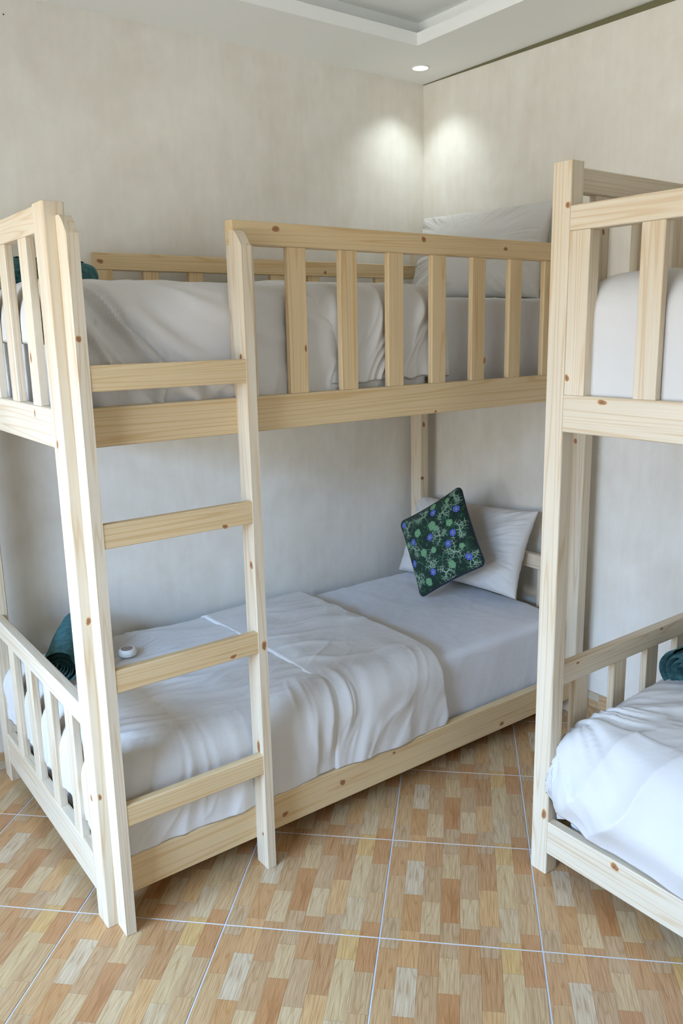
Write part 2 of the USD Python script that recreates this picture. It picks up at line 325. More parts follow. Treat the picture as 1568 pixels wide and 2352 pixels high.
# ceiling: a soffit around a raised tray with a small upstand lip
SX, LIP = -.3676, .0452
c = structure('ceiling', 'white painted tray ceiling with a lowered border and a stepped lip')
TX0, TY0 = -3.6, -4.5
for q in ((XW, SX, 0, 0), (XW, YW, 0, TY0), (XW, TY0, TX0, SX), (SX, TY0, 0, SX)):
    add(c, 'soffit_panel', box(q[0], q[1], ZC, q[2], q[3], ZC + .012), 'ceiling_paint', False)
for q in ((TX0 - .014, SX, SX + .014, SX + .014), (TX0 - .014, TY0 - .014, SX + .014, TY0), (TX0 - .014, TY0, TX0, SX), (SX, TY0, SX + .014, SX)):
    add(c, 'tray_lip', box(q[0], q[1], ZC + .012, q[2], q[3], ZC + LIP), 'ceiling_paint', False)
UX = -.30
add(c, 'raised_ceiling', box(XW, YW, ZTOP, 0, 0, ZTOP + .1), 'ceiling_paint', False)
for q in ((TX0, UX, 0, 0), (UX, TY0, 0, UX)):
    add(c, 'tray_side', box(q[0], q[1], ZC + .012, q[2], q[3], ZTOP), 'ceiling_paint', False)
# shadow gap between right wall and ceiling, its shade painted as a dark wedge
tr = structure('trim_1', 'narrow dark olive strip painted as the shadow gap between the right wall and the ceiling')
v = [(-.002, 0, ZC), (-.002, -3.2, ZC), (-.002, -3.2, ZC - .056), (-.002, 0, ZC - .003)]
pr = trimesh.Trimesh(np.array(v + [(.0, y, z) for _, y, z in v]), [(0, 1, 2), (0, 2, 3), (4, 6, 5), (4, 7, 6), (0, 4, 1), (1, 4, 5), (1, 5, 2), (2, 5, 6), (2, 6, 3), (3, 6, 7), (3, 7, 0), (0, 7, 4)], process=False)
add(tr, 'shadow_gap_strip', pr, 'gap_shade', False)

def downlight(x, y, label):
    t = thing('ceiling_downlight', label, 'ceiling light', 'recessed ceiling downlights', loc=(x, y, ZC))
    ring = trimesh.creation.annulus(.0335, .0385, .004, sections=48); ring.apply_translation((0, 0, -.002))
    add(t, 'trim_ring', ring, 'white_trim', 30)
    d = trimesh.creation.cylinder(radius=.0335, height=.002, sections=48); d.apply_translation((0, 0, -.0008))
    add(t, 'lamp_face', d, 'lamp_glow', False)
    L = UsdLux.SphereLight.Define(stage, str(t.GetPath()) + '/lamp'); L.CreateRadiusAttr(.012); L.CreateIntensityAttr(SPOT * 60)
    L.CreateColorAttr(Gf.Vec3f(*SPOT_COLOR)); L.AddTranslateOp().Set(Gf.Vec3d(0, 0, -.016))
    s = UsdLux.ShapingAPI.Apply(L.GetPrim()); s.CreateShapingConeAngleAttr(54.0); s.CreateShapingConeSoftnessAttr(1.0)
downlight(-.1789, -.1766, 'small round lit downlight in the ceiling corner above the bed head')

# ------------------------------------------------------------------ bunk beds (local: l along the bed from its foot, w across from its open side)
BOARDS = []
class Bed:
    def __init__(s, name, label, to, axes, L, W, pl, pw, zp, ztop, side_off):
        s.t = thing(name, label, 'bunk bed', 'bunk beds'); s.to = to; s.axes = axes; s.L, s.W, s.pl, s.pw, s.warm = L, W, pl, pw, 'pine_warm' if side_off == 0 else 'pine'  # only the ladder bed takes the shaded copy of the pine
    def board(s, name, lo, hi, r=.004, axis='l', m='pine', label=None, parent=None):
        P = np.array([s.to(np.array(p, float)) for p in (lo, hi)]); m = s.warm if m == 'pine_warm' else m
        k = s.axes['lwz'.index(axis)]
        q = add(parent or s.t, name, rounded(P.min(0), P.max(0), r, k), m, 35, grain(k), label)
        BOARDS.append((q, P.min(0), P.max(0)))
        return q
    def prism(s, name, prof, l0, l1, m='pine'):
        """profile in (w, z) extruded along l"""
        P = trimesh.creation.extrude_polygon(Polygon(prof), l1 - l0, engine='earcut')
        v = np.array([s.to(np.array((l0 + q[2], q[0], q[1]))) for q in P.vertices])
        mm = trimesh.Trimesh(v, P.faces, process=False)
        if mm.volume < 0: mm.invert()
        q = add(s.t, name, mm, m, 25, grain(2)); BOARDS.append((q, v.min(0), v.max(0)))
        return q

def bevel_prof(w0, w1, z0, z1, scoop=.035, r=.004):
    """a ladder rail in profile: open front edge (w0) rounded, its top scooped down towards the front"""
    d = (w1 - w0)
    pts = [(w0 + .0012, z0), (w1, z0), (w1, z1)]
    for t in np.linspace(0, 1, 8): pts.append((w1 - d * (.30 + .62 * t), z1 - scoop * t ** 1.6))
    pts += [(w0, z1 - scoop - .006), (w0, z0 + .0012)]
    return pts

def build_bed(bed, foot_top, head_top, front, guard_l, slat_l, ladder, end_slats, rail_in, top_foot, top_head, back_l, back_slats, lower_top=.18, lower_bot=.0726):
    L, W, pl, pw = bed.L, bed.W, bed.pl, bed.pw
    b = bed.board
    posts = [b('post', (l0, w0, 0), (l0 + pl, w0 + pw, zt), .005, 'z') for l0, zt in ((0, foot_top), (L - pl, head_top)) for w0 in (0, W - pw)]
    U0, U1 = 1.2757, 1.370
    rails = {}
    for w0, side in ((0, 'front'), (W - .03, 'back')):
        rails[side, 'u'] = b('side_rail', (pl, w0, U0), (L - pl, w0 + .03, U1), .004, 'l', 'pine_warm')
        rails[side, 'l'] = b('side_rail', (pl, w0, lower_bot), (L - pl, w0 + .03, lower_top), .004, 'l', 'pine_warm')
    for l0, top, e in ((rail_in, top_foot, 'foot'), (L - rail_in - .03, top_head, 'head')):
        for z0, z1, k in ((U0, U1, 'u'), (lower_bot, lower_top + .002, 'l'), (top - .059, top, 'ut'), (.555, .615, 'lt')):
            rails[e, k] = b('end_rail', (l0, pw, z0), (l0 + .03, W - pw, z1), .004, 'w')
        for wc in end_slats:
            b('end_slat', (l0 + .003, wc - .031, U1), (l0 + .025, wc + .031, top - .059), .003, 'z')
            b('end_slat', (l0 + .003, wc - .031, lower_top + .002), (l0 + .025, wc + .031, .555), .003, 'z')
    # guard on the open side
    g0, g1 = guard_l; gt = front
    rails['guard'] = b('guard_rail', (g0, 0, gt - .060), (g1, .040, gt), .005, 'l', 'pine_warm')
    b('guard_stile', (g0, 0, U1), (g0 + .0597, .040, gt - .060), .003, 'z')
    b('guard_stile', (g1 - .0597, 0, U1), (g1, .040, gt - .060), .003, 'z')
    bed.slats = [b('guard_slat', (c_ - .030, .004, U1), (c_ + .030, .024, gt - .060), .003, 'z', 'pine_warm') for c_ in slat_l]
    # guard on the wall side
    g0, g1 = back_l
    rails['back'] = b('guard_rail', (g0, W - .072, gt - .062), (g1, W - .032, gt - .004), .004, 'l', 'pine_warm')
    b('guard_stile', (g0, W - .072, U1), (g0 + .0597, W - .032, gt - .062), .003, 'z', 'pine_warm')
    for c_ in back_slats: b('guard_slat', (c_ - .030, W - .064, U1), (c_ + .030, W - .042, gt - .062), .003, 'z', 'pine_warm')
    # ladder
    if ladder:
        la, lb = ladder
        for l0, zt in ((la, 1.798), (lb, 1.790)):
            bed.prism('ladder_rail', bevel_prof(-.060, 0, 0, zt), l0, l0 + .027)
        bed.rungs = [b('ladder_rung', (la + .026, -.0585, z0), (lb + .001, -.0345, z0 + .060), .004, 'l', 'pine_warm') for z0 in (.307, .674, 1.041, 1.4115)]
    for z in (lower_bot + .035, U0 + .012):
        b('bed_deck', (.034, .034, z), (L - .034, W - .034, z + .018), .002, 'l', 'plywood')
    bed.rails, bed.posts = rails, posts

X1, Y1 = -2.06, -1.0325
bed1 = Bed('bunk_bed', 'pale pine bunk bed with a ladder, standing in the corner along the left wall', lambda p: np.array([X1 + p[0], Y1 + p[1], p[2]]), (0, 1, 2), 1.99, .989, .0505, .072, 0, 0, 0)
build_bed(bed1, 1.8287, 1.885, 1.818, (.471, 1.939), [.666 + .175 * k for k in range(7)], (.0284, .4600), [.1925, .3775, .5625, .7475], .002, 1.8265, 1.8265,
          (.4515, 1.905), [.656 + .1765 * k for k in range(7)])
R2 = .0084
X2, Y2 = -.9873, -1.5503
def to2(p): return np.array([X2 + p[1], Y2 - p[0], p[2]])
bed2 = Bed('bunk_bed', 'pale pine bunk bed cut off by the right edge of the picture', to2, (1, 0, 2), 1.99, .965, .0568, .050, 0, 0, 1)
build_bed(bed2, 1.9268, 1.9268, 1.8231, (.0573, 1.46), [.281 + .178 * k for k in range(6)], (1.53, 1.96), [.1635, .3485, .5165, .684, .852], .007, 1.918, 1.918,
          (.06, 1.93), [.28 + .18 * k for k in range(9)], lower_top=.168, lower_bot=.0683)

def knot(parent, p, normal, along, a, b=None):
    """a knot in the face of a board: a very shallow disc with rings, on the surface at p"""
    b = b or a * .7
    n, u = np.eye(3)[normal[0]] * normal[1], np.eye(3)[along]
    w_ = np.cross(n, u); V, G = [np.array(p) + n * .0006], [(0, 0, 0)]
    off = RNG.uniform(0, 5)
    for k, r_ in ((1, .5), (2, 1.0)):
        for i in range(16):
            t = 2 * math.pi * i / 16; rr = r_ * (1 + .12 * math.sin(2 * t + off) + .06 * math.sin(3 * t + off * 2))
            V.append(np.array(p) + u * a * rr * math.cos(t) + w_ * b * rr * math.sin(t) + n * (.0005 if k == 1 else .00005)); G.append((r_ * math.cos(t), r_ * math.sin(t), 0))
    Fc = [(0, 1 + i, 1 + (i + 1) % 16) for i in range(16)]
    for i in range(16):
        a_, b_ = 1 + i, 1 + (i + 1) % 16; Fc += [(a_, a_ + 16, b_ + 16), (a_, b_ + 16, b_)]
    add(parent, 'knot', (np.array(V), np.array(Fc)), 'knot', True, {'grain': (F3, np.array(G))})
# (x, y, z, face normal axis (always the face towards the room), grain axis, half length, half width)
KNOTS = [(-1.4597, -1.0325, 1.8014, 1, 0, .011, .008), (-.9375, -1.0325, 1.8005, 1, 0, .010, .007), (-.5778, -1.0325, 1.788, 1, 0, .009, .006),
    (-1.3728, -1.0285, 1.4918, 1, 2, .009, .004), (-.8376, -1.0285, 1.5414, 1, 2, .006, .004), (-.6646, -1.0285, 1.4326, 1, 2, .012, .005),
    (-.8863, -1.0325, 1.2812, 1, 0, .005, .004), (-1.4989, -1.0325, .1092, 1, 0, .011, .008), (-1.2811, -1.0325, .1329, 1, 0, .012, .009),
    (-1.0671, -1.0325, .1604, 1, 0, .008, .004), (-.5432, -1.0325, .0946, 1, 0, .011, .008), (-1.6834, -1.091, 1.0465, 1, 0, .008, .005), (-1.6785, -1.091, .6853, 1, 0, .010, .005),
    (-1.583, -1.0925, .693, 1, 2, .012, .007), (-1.6, -1.0659, 1.4765, 0, 2, .008, .006), (-1.6, -1.0716, .9218, 0, 2, .010, .008), (-1.6, -1.0674, .3827, 0, 2, .018, .008), (-1.6, -1.07, .1059, 0, 2, .006, .004),
    (-2.06, -.9896, 1.2879, 0, 2, .010, .006), (-2.06, -.996, .3664, 0, 2, .008, .006), (-2.0388, -1.0325, .8551, 1, 2, .010, .005), (-2.050, -1.0325, .3824, 1, 2, .008, .004),
    (-2.0241, -1.0925, 1.5307, 1, 2, .008, .005), (-2.055, -.8284, 1.4874, 0, 2, .012, .006), (-2.058, -.8258, 1.350, 0, 1, .004, .010), (-.1018, -.1135, 1.0999, 1, 2, .011, .008), (-.1097, -.1135, .8464, 1, 2, .009, .008),
    (-.1205, -.9909, 1.1093, 0, 2, .010, .008), (-1.5905, -.1155, 1.7839, 1, 0, .012, .007), (-.6466, -.1155, 1.770, 1, 0, .009, .006),
    (-.9873, -1.5995, 1.8243, 0, 2, .008, .005), (-.9873, -1.6158, 1.4123, 0, 2, .008, .006), (-.9873, -1.7222, 1.358, 0, 1, .012, .006), (-.9873, -1.8286, .1526, 0, 1, .012, .009), (-.9873, -1.594, .1872, 0, 2, .016, .007),
    (-.8536, -1.5873, .606, 1, 0, .006, .004), (-.4375, -1.5873, .606, 1, 0, .007, .004), (-.82, -1.5823, 1.773, 1, 2, .008, .005)]
for x, y, z, ax, al, a, b in KNOTS:
    p = np.array([x, y, z]); tol = np.full(3, .0005); tol[ax] = .0025
    hit = [q for q, lo, hi in BOARDS if ((p > lo - tol) & (p < hi + tol)).all() and abs(lo[ax] - p[ax]) < .0025]
    if not hit: print('no board for knot', p); continue
    lo = [l for q, l, h in BOARDS if q is hit[0]][0]; p[ax] = lo[ax]
    knot(hit[0], p, (ax, -1), al, a * 1.25, b * 1.3)


# ------------------------------------------------------------------ bedding
def box_shell(to, l0, l1, w0, w1, z0, z1, r=.025, n=60, puff=.006, seed=1, wr=.002):
    """a mattress under a fitted sheet: rounded box with slight unevenness"""
    m = trimesh.creation.box([1, 1, 1])
    def axis_pts(a, b, k):
        inner = np.linspace(a + r, b - r, k); t = np.linspace(0, 1, 5)[:-1]
        return np.r_[a + r - r * np.cos(t * math.pi / 2), inner, b - r + r * np.sin(np.linspace(0, 1, 5)[1:] * math.pi / 2)]
    ls, ws, zs = axis_pts(l0, l1, n), axis_pts(w0, w1, n // 2), axis_pts(z0, z1, 10)
    parts = []
    def sheet(A, B, fix, val, order, flip):
        g = np.stack(np.meshgrid(A, B, indexing='ij'), -1); k, j = g.shape[:2]
        P = np.empty((k, j, 3)); P[..., order[0]] = g[..., 0]; P[..., order[1]] = g[..., 1]; P[..., fix] = val
        idx = np.arange(k * j).reshape(k, j); q = np.stack([idx[:-1, :-1], idx[1:, :-1], idx[1:, 1:], idx[:-1, 1:]], -1).reshape(-1, 4)
        f = np.vstack([q[:, [0, 1, 2]], q[:, [0, 2, 3]]]); f = f[:, ::-1] if flip else f
        parts.append(trimesh.Trimesh(P.reshape(-1, 3), f, process=False))
    sheet(ls, ws, 2, z1, (0, 1), False); sheet(ls, ws, 2, z0, (0, 1), True)
    sheet(ls, zs, 1, w0, (0, 2), False); sheet(ls, zs, 1, w1, (0, 2), True)
    sheet(ws, zs, 0, l0, (1, 2), True); sheet(ws, zs, 0, l1, (1, 2), False)
    m = trimesh.util.concatenate(parts); m.merge_vertices(digits_vertex=6)
    v = np.array(m.vertices); lo, hi = np.array([l0, w0, z0]) + r, np.array([l1, w1, z1]) - r
    c_ = np.clip(v, lo, hi); d = v - c_; n_ = np.linalg.norm(d, axis=1, keepdims=True)
    v = c_ + d / np.maximum(n_, 1e-9) * r
    nr = d / np.maximum(n_, 1e-9)
    wob = (ridge(v[:, 0] + fbm2(v[:, 0], v[:, 1], .3, seed + 2) * .2, v[:, 1] - v[:, 2], 40, .35, .05, seed + 1, 5) * .0022 + ridge(v[:, 0], v[:, 1] - v[:, 2], 100, .5, .12, seed + 4, 7) * .002 + fbm2(v[:, 0] + v[:, 2], v[:, 1] + v[:, 2] * .7, .22, seed) * .010 + ridge(v[:, 0], v[:, 1] + v[:, 2], 70, .5, .09, seed, 4) * wr)
    v = v + nr * (wob + puff * np.sin(np.clip((v[:, 0] - l0) / (l1 - l0), 0, 1) * math.pi) * np.sin(np.clip((v[:, 1] - w0) / (w1 - w0), 0, 1) * math.pi))[:, None]
    v = np.array([to(p) for p in v])
    mm = trimesh.Trimesh(v, m.faces, process=False)
    if mm.volume < 0: mm.invert()
    return mm

def prof(s, r):
    th = np.clip(-s / r, 0, math.pi / 2)
    p = np.where(s >= 0, r + s, r - r * np.sin(th))
    d = np.where(s >= 0, 0, r * (1 - np.cos(th)) + np.maximum(0, -s - r * math.pi / 2))
    return p, d

def drape(to, l0, w0, w1, ztop, a_end, r=.06, front=.25, foot=.12, back=.06, thick=.03, wrinkle=None, dome=0, hem=None, roll=.018, a_start=None, front_push=None, step=.0065, rollb=.006, foot_hem=None, zmin=None, offmax=1.0):
    """cloth laid over a mattress whose foot is at l0 and front side at w0; a_end(b): where it ends towards the head. Returns one open-backed cloth mesh with rolled edges."""
    Wt = w1 - w0 - 2 * r                                   # flat width
    arc = r * math.pi / 2
    blo, bhi = -(arc + front - r), Wt + arc + back - r
    alo = -(arc + foot - r) if a_start is None else None
    nb = int((bhi - blo) / step); 
    ae0 = float(np.mean(a_end(np.linspace(blo, bhi, 30))))
    na = int((ae0 - (alo if alo is not None else float(np.mean(a_start(np.linspace(blo, bhi, 30)))))) / step)
    s, t = np.meshgrid(np.linspace(0, 1, na), np.linspace(0, 1, nb), indexing='ij')
    B0 = blo + (bhi - blo) * t
    A_lo = (alo + (foot_hem(B0) if foot_hem is not None else 0)) if alo is not None else a_start(B0)
    A = A_lo + (a_end(B0) - A_lo) * s
    lo_b = blo + (hem(A) if hem is not None else 0)
    B = np.where(B0 < 0, B0 * (lo_b / blo), B0)
    pf, df = prof(B, r); pb, db = prof(Wt - B, r)
    w_ = np.where(B < Wt / 2, w0 + pf, w1 - pb); dz = np.where(B < Wt / 2, df, db)
    if alo is not None: pa, da = prof(A, r); l_ = l0 + pa
    else: l_, da = l0 + r + A, np.zeros_like(A)
    z = ztop - (dz ** 4 + da ** 4) ** .25
    R = .045                                               # plan corner rounding
    cl, cw = l0 + R - l_, w0 + R - w_
    m_ = (cl > 0) & (cw > 0); dist = np.hypot(cl, cw); k = np.where(m_ & (dist > R), R / np.maximum(dist, 1e-9), 1)
    l_, w_ = np.where(m_, l0 + R - cl * k, l_), np.where(m_, w0 + R - cw * k, w_)
    z = z + dome * np.sin(np.clip((w_ - w0) / (w1 - w0), 0, 1) * math.pi) * np.clip(1 - da / .05, 0, 1)
    if zmin is not None: z = np.maximum(z, zmin)
    P = np.stack([l_, w_, z], -1)
    Pa, Pb = np.gradient(P, axis=0), np.gradient(P, axis=1)
    N = np.cross(Pa, Pb); nn = np.linalg.norm(N, axis=-1, keepdims=True)
    N = np.where(nn > 1e-10, N / np.maximum(nn, 1e-10), np.array([-.7, -.7, 0]))
    off = np.full_like(A, thick) if not callable(thick) else thick(A, B)
    if wrinkle is not None:
        calm_edge = 1 if alo is not None else .2 + .8 * sstep(A - A_lo, .01, .08)
        off = np.minimum(off + wrinkle(A, B) * calm_edge, offmax)
    def rolled(dist, t_): q = np.clip(1 - dist / t_, 0, 1); return np.sqrt(np.maximum(0, 1 - q * q))
    e = rolled(a_end(B0) - A, roll)
    if alo is None: e = e * rolled(A - A_lo, roll * .7)
    else: e = e * rolled(A - A_lo, rollb)
    e = e * rolled(B - lo_b, rollb) * rolled(bhi - B, rollb)
    P = P + N * (off * e - .003 * (1 - e))[..., None]
    if front_push is not None: P[..., 1] += front_push(A, B, P[..., 2])
    k, j = A.shape; idx = np.arange(k * j).reshape(k, j)
    q = np.stack([idx[:-1, :-1], idx[1:, :-1], idx[1:, 1:], idx[:-1, 1:]], -1).reshape(-1, 4)
    v = np.array(P.reshape(-1, 3)); v = np.array([to(p) for p in v])
    return trimesh.Trimesh(v, np.vstack([q[:, [0, 1, 2]], q[:, [0, 2, 3]]]), process=False)

to1 = bed1.to
# ---- lower bunk, bed with the ladder
m = thing('mattress', 'white sheeted mattress on the lower bunk of the ladder bed', 'mattress', 'mattresses on the bunks')
add(m, 'fitted_sheet', box_shell(to1, .052, 1.935, .046, .915, .129, .412, .03, 110, .006, 3, .002), 'sheet', True)
def wr_low(A, B):
    warp = fbm2(A, B, .5, 11) * .25
    fr = sstep(-B, -.10, .12)                              # on the hanging front
    mask = sstep(fbm2(A, B, .28, 10), -.18, .22)
    folds = ridge(A + warp * .9, B, 76, .42, .080, 5, 1.5) * .020 * mask + ridge(A + warp * 1.4, B, 70, .26, .030, 6, 2) * .009 * (.3 + mask)
    top = (ridge(A, B + warp * 1.0, -14, .40, .045, 7, 2.2) * .010 + ridge(A, B + warp * 1.6, 10, .26, .024, 8, 2.5) * .005) * (.3 + .7 * mask)
    near = np.exp(-((A - .15) / .45) ** 2)
    return fr * folds + (1 - fr) * top * (.45 + .9 * near) + fbm2(A, B, .30, 9) * .016
d = thing('duvet', 'white duvet on the lower bunk of the ladder bed, turned back halfway', 'duvet', 'duvets on the bunks')
add(d, 'duvet_cover', drape(to1, .052, .046, .925, .410, lambda b: 1.10 + 0 * b, .055, .238, .17, .05, .030, wr_low, .006, lambda a: .012 * fbm2(a, a * 0, .12, 4), foot_hem=lambda b: .05 * fbm2(b, b * 0, .09, 12), zmin=.162), 'linen', True)
def flap_end(b): return 1.128 + .030 * sstep(-b, 0, .25) + .006 * np.sin(b * 9) - .05 * sstep(-b, .23, .30)
def wr_flap(A, B):
    warp = fbm2(A, B, .4, 21) * .22
    fr = sstep(-B, -.12, .10)
    mask = sstep(fbm2(A, B, .25, 20), -.2, .2)
    folds = ridge(A + warp * .8, B, 82, .45, .065, 15, 1.7) * .019 * (.35 + .65 * mask) + ridge(A + warp * 1.3, B, 74, .25, .028, 16, 2) * .008 * mask
    top = (ridge(A, B + warp * 1.2, -24, .3, .06, 17, 2.2) * .009 + ridge(A + warp, B, 35, .25, .05, 18, 3) * .005) * (.25 + .75 * mask)
    return fr * folds + (1 - fr) * top + fbm2(A, B, .25, 19) * .012
add(d, 'turned_back_flap', drape(to1, .052, .046, .925, .410, flap_end, .058, .236, 0, .05, .038, wr_flap, .006, lambda a: .012 * fbm2(a, a * 0, .10, 14), a_start=lambda b: .648 + .004 * np.sin(b * 7), roll=.02, zmin=.162), 'linen', True)

# ---- upper bunk, bed with the ladder
m = thing('mattress', 'white sheeted mattress on the upper bunk of the ladder bed', 'mattress', 'mattresses on the bunks')
add(m, 'fitted_sheet', box_shell(to1, .052, 1.935, .076, .912, 1.306, 1.636, .022, 110, .004, 13, .001), 'sheet', True)
def wr_up(A, B):
    a0, b0 = A + .16, B - .10                              # creases fan out from the foot corner
    th, rr = np.arctan2(-b0, a0), np.hypot(a0, b0)
    warp = fbm2(A, B, .35, 31) * .35
    fan = (1 - np.abs(2 * meshkit.noise(np.stack([th * 7 + warp * 2 + 9, rr * 1.6 + 5, th * 0 + 3], -1), 33) - 1)) ** 1.7
    fan2 = (1 - np.abs(2 * meshkit.noise(np.stack([th * 15 + warp * 3 + 9, rr * 2.6 + 5, th * 0 + 7], -1), 34) - 1)) ** 2
    keep = np.exp(-(A / .75) ** 4) * sstep(-B, -.01, .09)
    low = sstep(-B, .20, .27)
    crump = ridge(A, B, 70, .10, .03, 35, 1.3) * .008 * low
    return keep * (fan * .036 + fan2 * .018 - .013) + crump + fbm2(A, B, .3, 36) * .014 + (1 - keep) * ridge(A + warp * .3, B, 88, .6, .08, 37, 2) * .004
d = thing('duvet', 'creased white duvet on the upper bunk of the ladder bed, hanging down behind the guard', 'duvet', 'duvets on the bunks')
add(d, 'duvet_cover', drape(to1, .052, .076, .925, 1.636, lambda b: 1.08 + 0 * b, .060, .312, .12, .05, .022, wr_up, .030, lambda a: .016 * fbm2(a, a * 0, .12, 24), foot_hem=lambda b: .015 * fbm2(b, b * 0, .2, 32), zmin=1.318, offmax=.048), 'linen', True)
def wr_upf(A, B):
    warp = fbm2(A, B, .3, 41) * .3
    fr = sstep(-B, -.05, .12)
    return fr * (ridge(A + warp * .5, B, 84, .32, .075, 42, 1.6) * .024 + ridge(A + warp * .9, B, 72, .2, .032, 43, 2) * .010 - .010) + (1 - fr) * ridge(A, B, -40, .25, .05, 44, 2) * .006 + fbm2(A, B, .2, 45) * .014
add(d, 'turned_back_flap', drape(to1, .052, .076, .925, 1.636, lambda b: 1.165 + .012 * np.sin(b * 11) - .0 * b, .062, .255, 0, .05, .029, wr_upf, .028, lambda a: .05 * fbm2(a, a * 0, .11, 25),
    a_start=lambda b: .62 + .075 * sstep(-b, .02, .22) - .02 * sstep(-b, .2, .3), roll=.02, zmin=1.335, offmax=.049), 'linen', True)

# ---- lower bunk, right bed
m = thing('mattress', 'white sheeted mattress on the lower bunk of the right-hand bed', 'mattress', 'mattresses on the bunks')
add(m, 'fitted_sheet', box_shell(to2, .085, 1.93, .050, .91, .124, .42, .03, 70, .004, 53, .001), 'sheet', True)
def wr_b2(A, B):
    warp = fbm2(A, B, .5, 61) * .3
    fr = sstep(-B, -.15, .10)
    a0, b0 = A + .13, -B + .02; th, rr = np.arctan2(b0, a0), np.hypot(a0, b0)
    gather = (1 - np.abs(2 * meshkit.noise(np.stack([th * 8 + warp * 2 + 9, rr * 2 + 5, th * 0 + 3], -1), 67) - 1)) ** 2 * .014 * np.exp(-(rr / .30) ** 2)
    return gather + fr * (ridge(A + warp, B, 58, .6, .13, 62, 1.5) * .020) + (1 - fr) * (ridge(A, B + warp, 52, .5, .09, 63, 1.8) * .012 + ridge(A, B + warp, 40, .3, .05, 64, 2) * .005) + fbm2(A, B, .22, 65) * .028
d = thing('duvet', 'bright white duvet bulging over the lower side rail of the right-hand bed', 'duvet', 'duvets on the bunks')
add(d, 'duvet_cover', drape(to2, .085, .050, .92, .418, lambda b: 1.30 + 0 * b, .07, .245, .16, .05, .034, wr_b2, .030, zmin=.172, hem=lambda a: .012 * fbm2(a, a * 0, .15, 66) + .04 * np.exp(-((a + .03) / .06) ** 2),
    front_push=lambda A, B, z: -.042 * np.exp(-((z - .29) / .075) ** 2) * sstep(-B, -.05, .06)), 'linen', True)
# ---- upper bunk, right bed
m = thing('mattress', 'white sheeted mattress on the upper bunk of the right-hand bed', 'mattress', 'mattresses on the bunks')
add(m, 'fitted_sheet', box_shell(to2, .075, 1.93, .058, .91, 1.306, 1.628, .022, 70, .004, 73, .001), 'sheet', True)
def wr_b2u(A, B):
    warp = fbm2(A, B, .4, 81) * .3
    fr = sstep(-B, -.05, .03)
    gather = ridge(A + warp * .4, B, 112, .25, .05, 82, 1.5) * .026 * np.exp(-((B + .04) / .15) ** 2)
    return gather + fr * ridge(A + warp * .5, B, 125, .5, .12, 83, 1.5) * .026 + fbm2(A, B, .25, 84) * .016
d = thing('duvet', 'white duvet behind the guard slats of the right-hand upper bunk', 'duvet', 'duvets on the bunks')
add(d, 'duvet_cover', drape(to2, .075, .058, .92, 1.628, lambda b: 1.30 + 0 * b, .065, .305, .15, .05, .020, wr_b2u, .03, lambda a: .012 * fbm2(a, a * 0, .2, 86), zmin=1.318, offmax=.030), 'linen', True)

def pillow_mesh(c, M, w, h, t, seed, pinch=.10, n=110, power=.42, wr=1.0, bend=0.0, lower=0.0):
    """M columns: across, up, out. Two domed faces meeting in a seam with pointed corners"""
    g = np.sin(np.linspace(-1, 1, n) * math.pi / 2)
    u, v = np.meshgrid(g, g, indexing='ij')
    x = w / 2 * u * (1 - pinch * (1 - v * v) * np.abs(u) ** 1.5); y = h / 2 * v * (1 - pinch * (1 - u * u) * np.abs(v) ** 1.5)
    th = t / 2 * np.maximum((1 - u * u) * (1 - v * v), 0) ** power
    parts = []
    for sgn in (1, -1):
        rad = np.arctan2(v, u)
        edge = np.maximum(np.abs(u), np.abs(v))
        wrk = (ridge(rad * .22, edge * .2, 90, .12, .012, seed + (sgn > 0), 2) - .3) * .010 * sstep(edge, .45, .9) * (1 - sstep(edge, .93, 1.0)) * wr \
            + fbm2(u * w / 2, v * h / 2, .16, seed + 5 + (sgn > 0)) * .030 * (1 - edge ** 4) * wr \
            + ridge(u * .3, v * .2, 28, .22, .035, seed + 9, 2.5) * .008 * sstep(u, .1, .9) * (1 - edge ** 6) * wr
        z = sgn * (th + wrk * (th > 0)) + bend * (u * u - .4) + lower * np.maximum(-v, 0) ** 2
        idx = np.arange(n * n).reshape(n, n); q = np.stack([idx[:-1, :-1], idx[1:, :-1], idx[1:, 1:], idx[:-1, 1:]], -1).reshape(-1, 4)
        f = np.vstack([q[:, [0, 1, 2]], q[:, [0, 2, 3]]]); f = f if sgn > 0 else f[:, ::-1]
        parts.append(trimesh.Trimesh(np.stack([x, y, z], -1).reshape(-1, 3) @ M.T + c, f, process=False))
    m_ = trimesh.util.concatenate(parts); m_.merge_vertices(digits_vertex=6)
    return m_

def quad_frame(TL, TR, BL, BR):
    TL, TR, BL, BR = map(np.array, (TL, TR, BL, BR))
    across = (TR + BR - TL - BL) / 2; up = (TL + TR - BL - BR) / 2
    out = np.cross(across, up); return (TL + TR + BL + BR) / 4, frame_of(across, up, out), np.linalg.norm(across), np.linalg.norm(up)
c_, M_, w_, h_ = quad_frame((-.085, -.085, .720), (-.085, -.775, .800), (-.235, -.085, .425), (-.230, -.815, .425))
p = thing('pillow', 'white pillow leaning on the wall behind the green cushion on the lower bunk', 'pillow', 'pillows at the bed heads')
add(p, 'pillowcase', pillow_mesh(c_ + np.array([.0, 0, .012]), M_, w_ * 1.02, h_ * 1.02, .15, 3, .07), 'linen', True)
c_, M_, w_, h_ = quad_frame((-.12, -.145, 1.995), (-.10, -.825, 1.995), (-.25, -.205, 1.668), (-.235, -.885, 1.640))
p = thing('pillow', 'white pillow leaning on the wall on the upper bunk, beneath the ceiling light', 'pillow', 'pillows at the bed heads')
add(p, 'pillowcase', pillow_mesh(c_ + np.array([0, 0, .000]), M_, w_ * 1.03, h_ * 1.06, .16, 23, .06, lower=.01), 'linen', True)

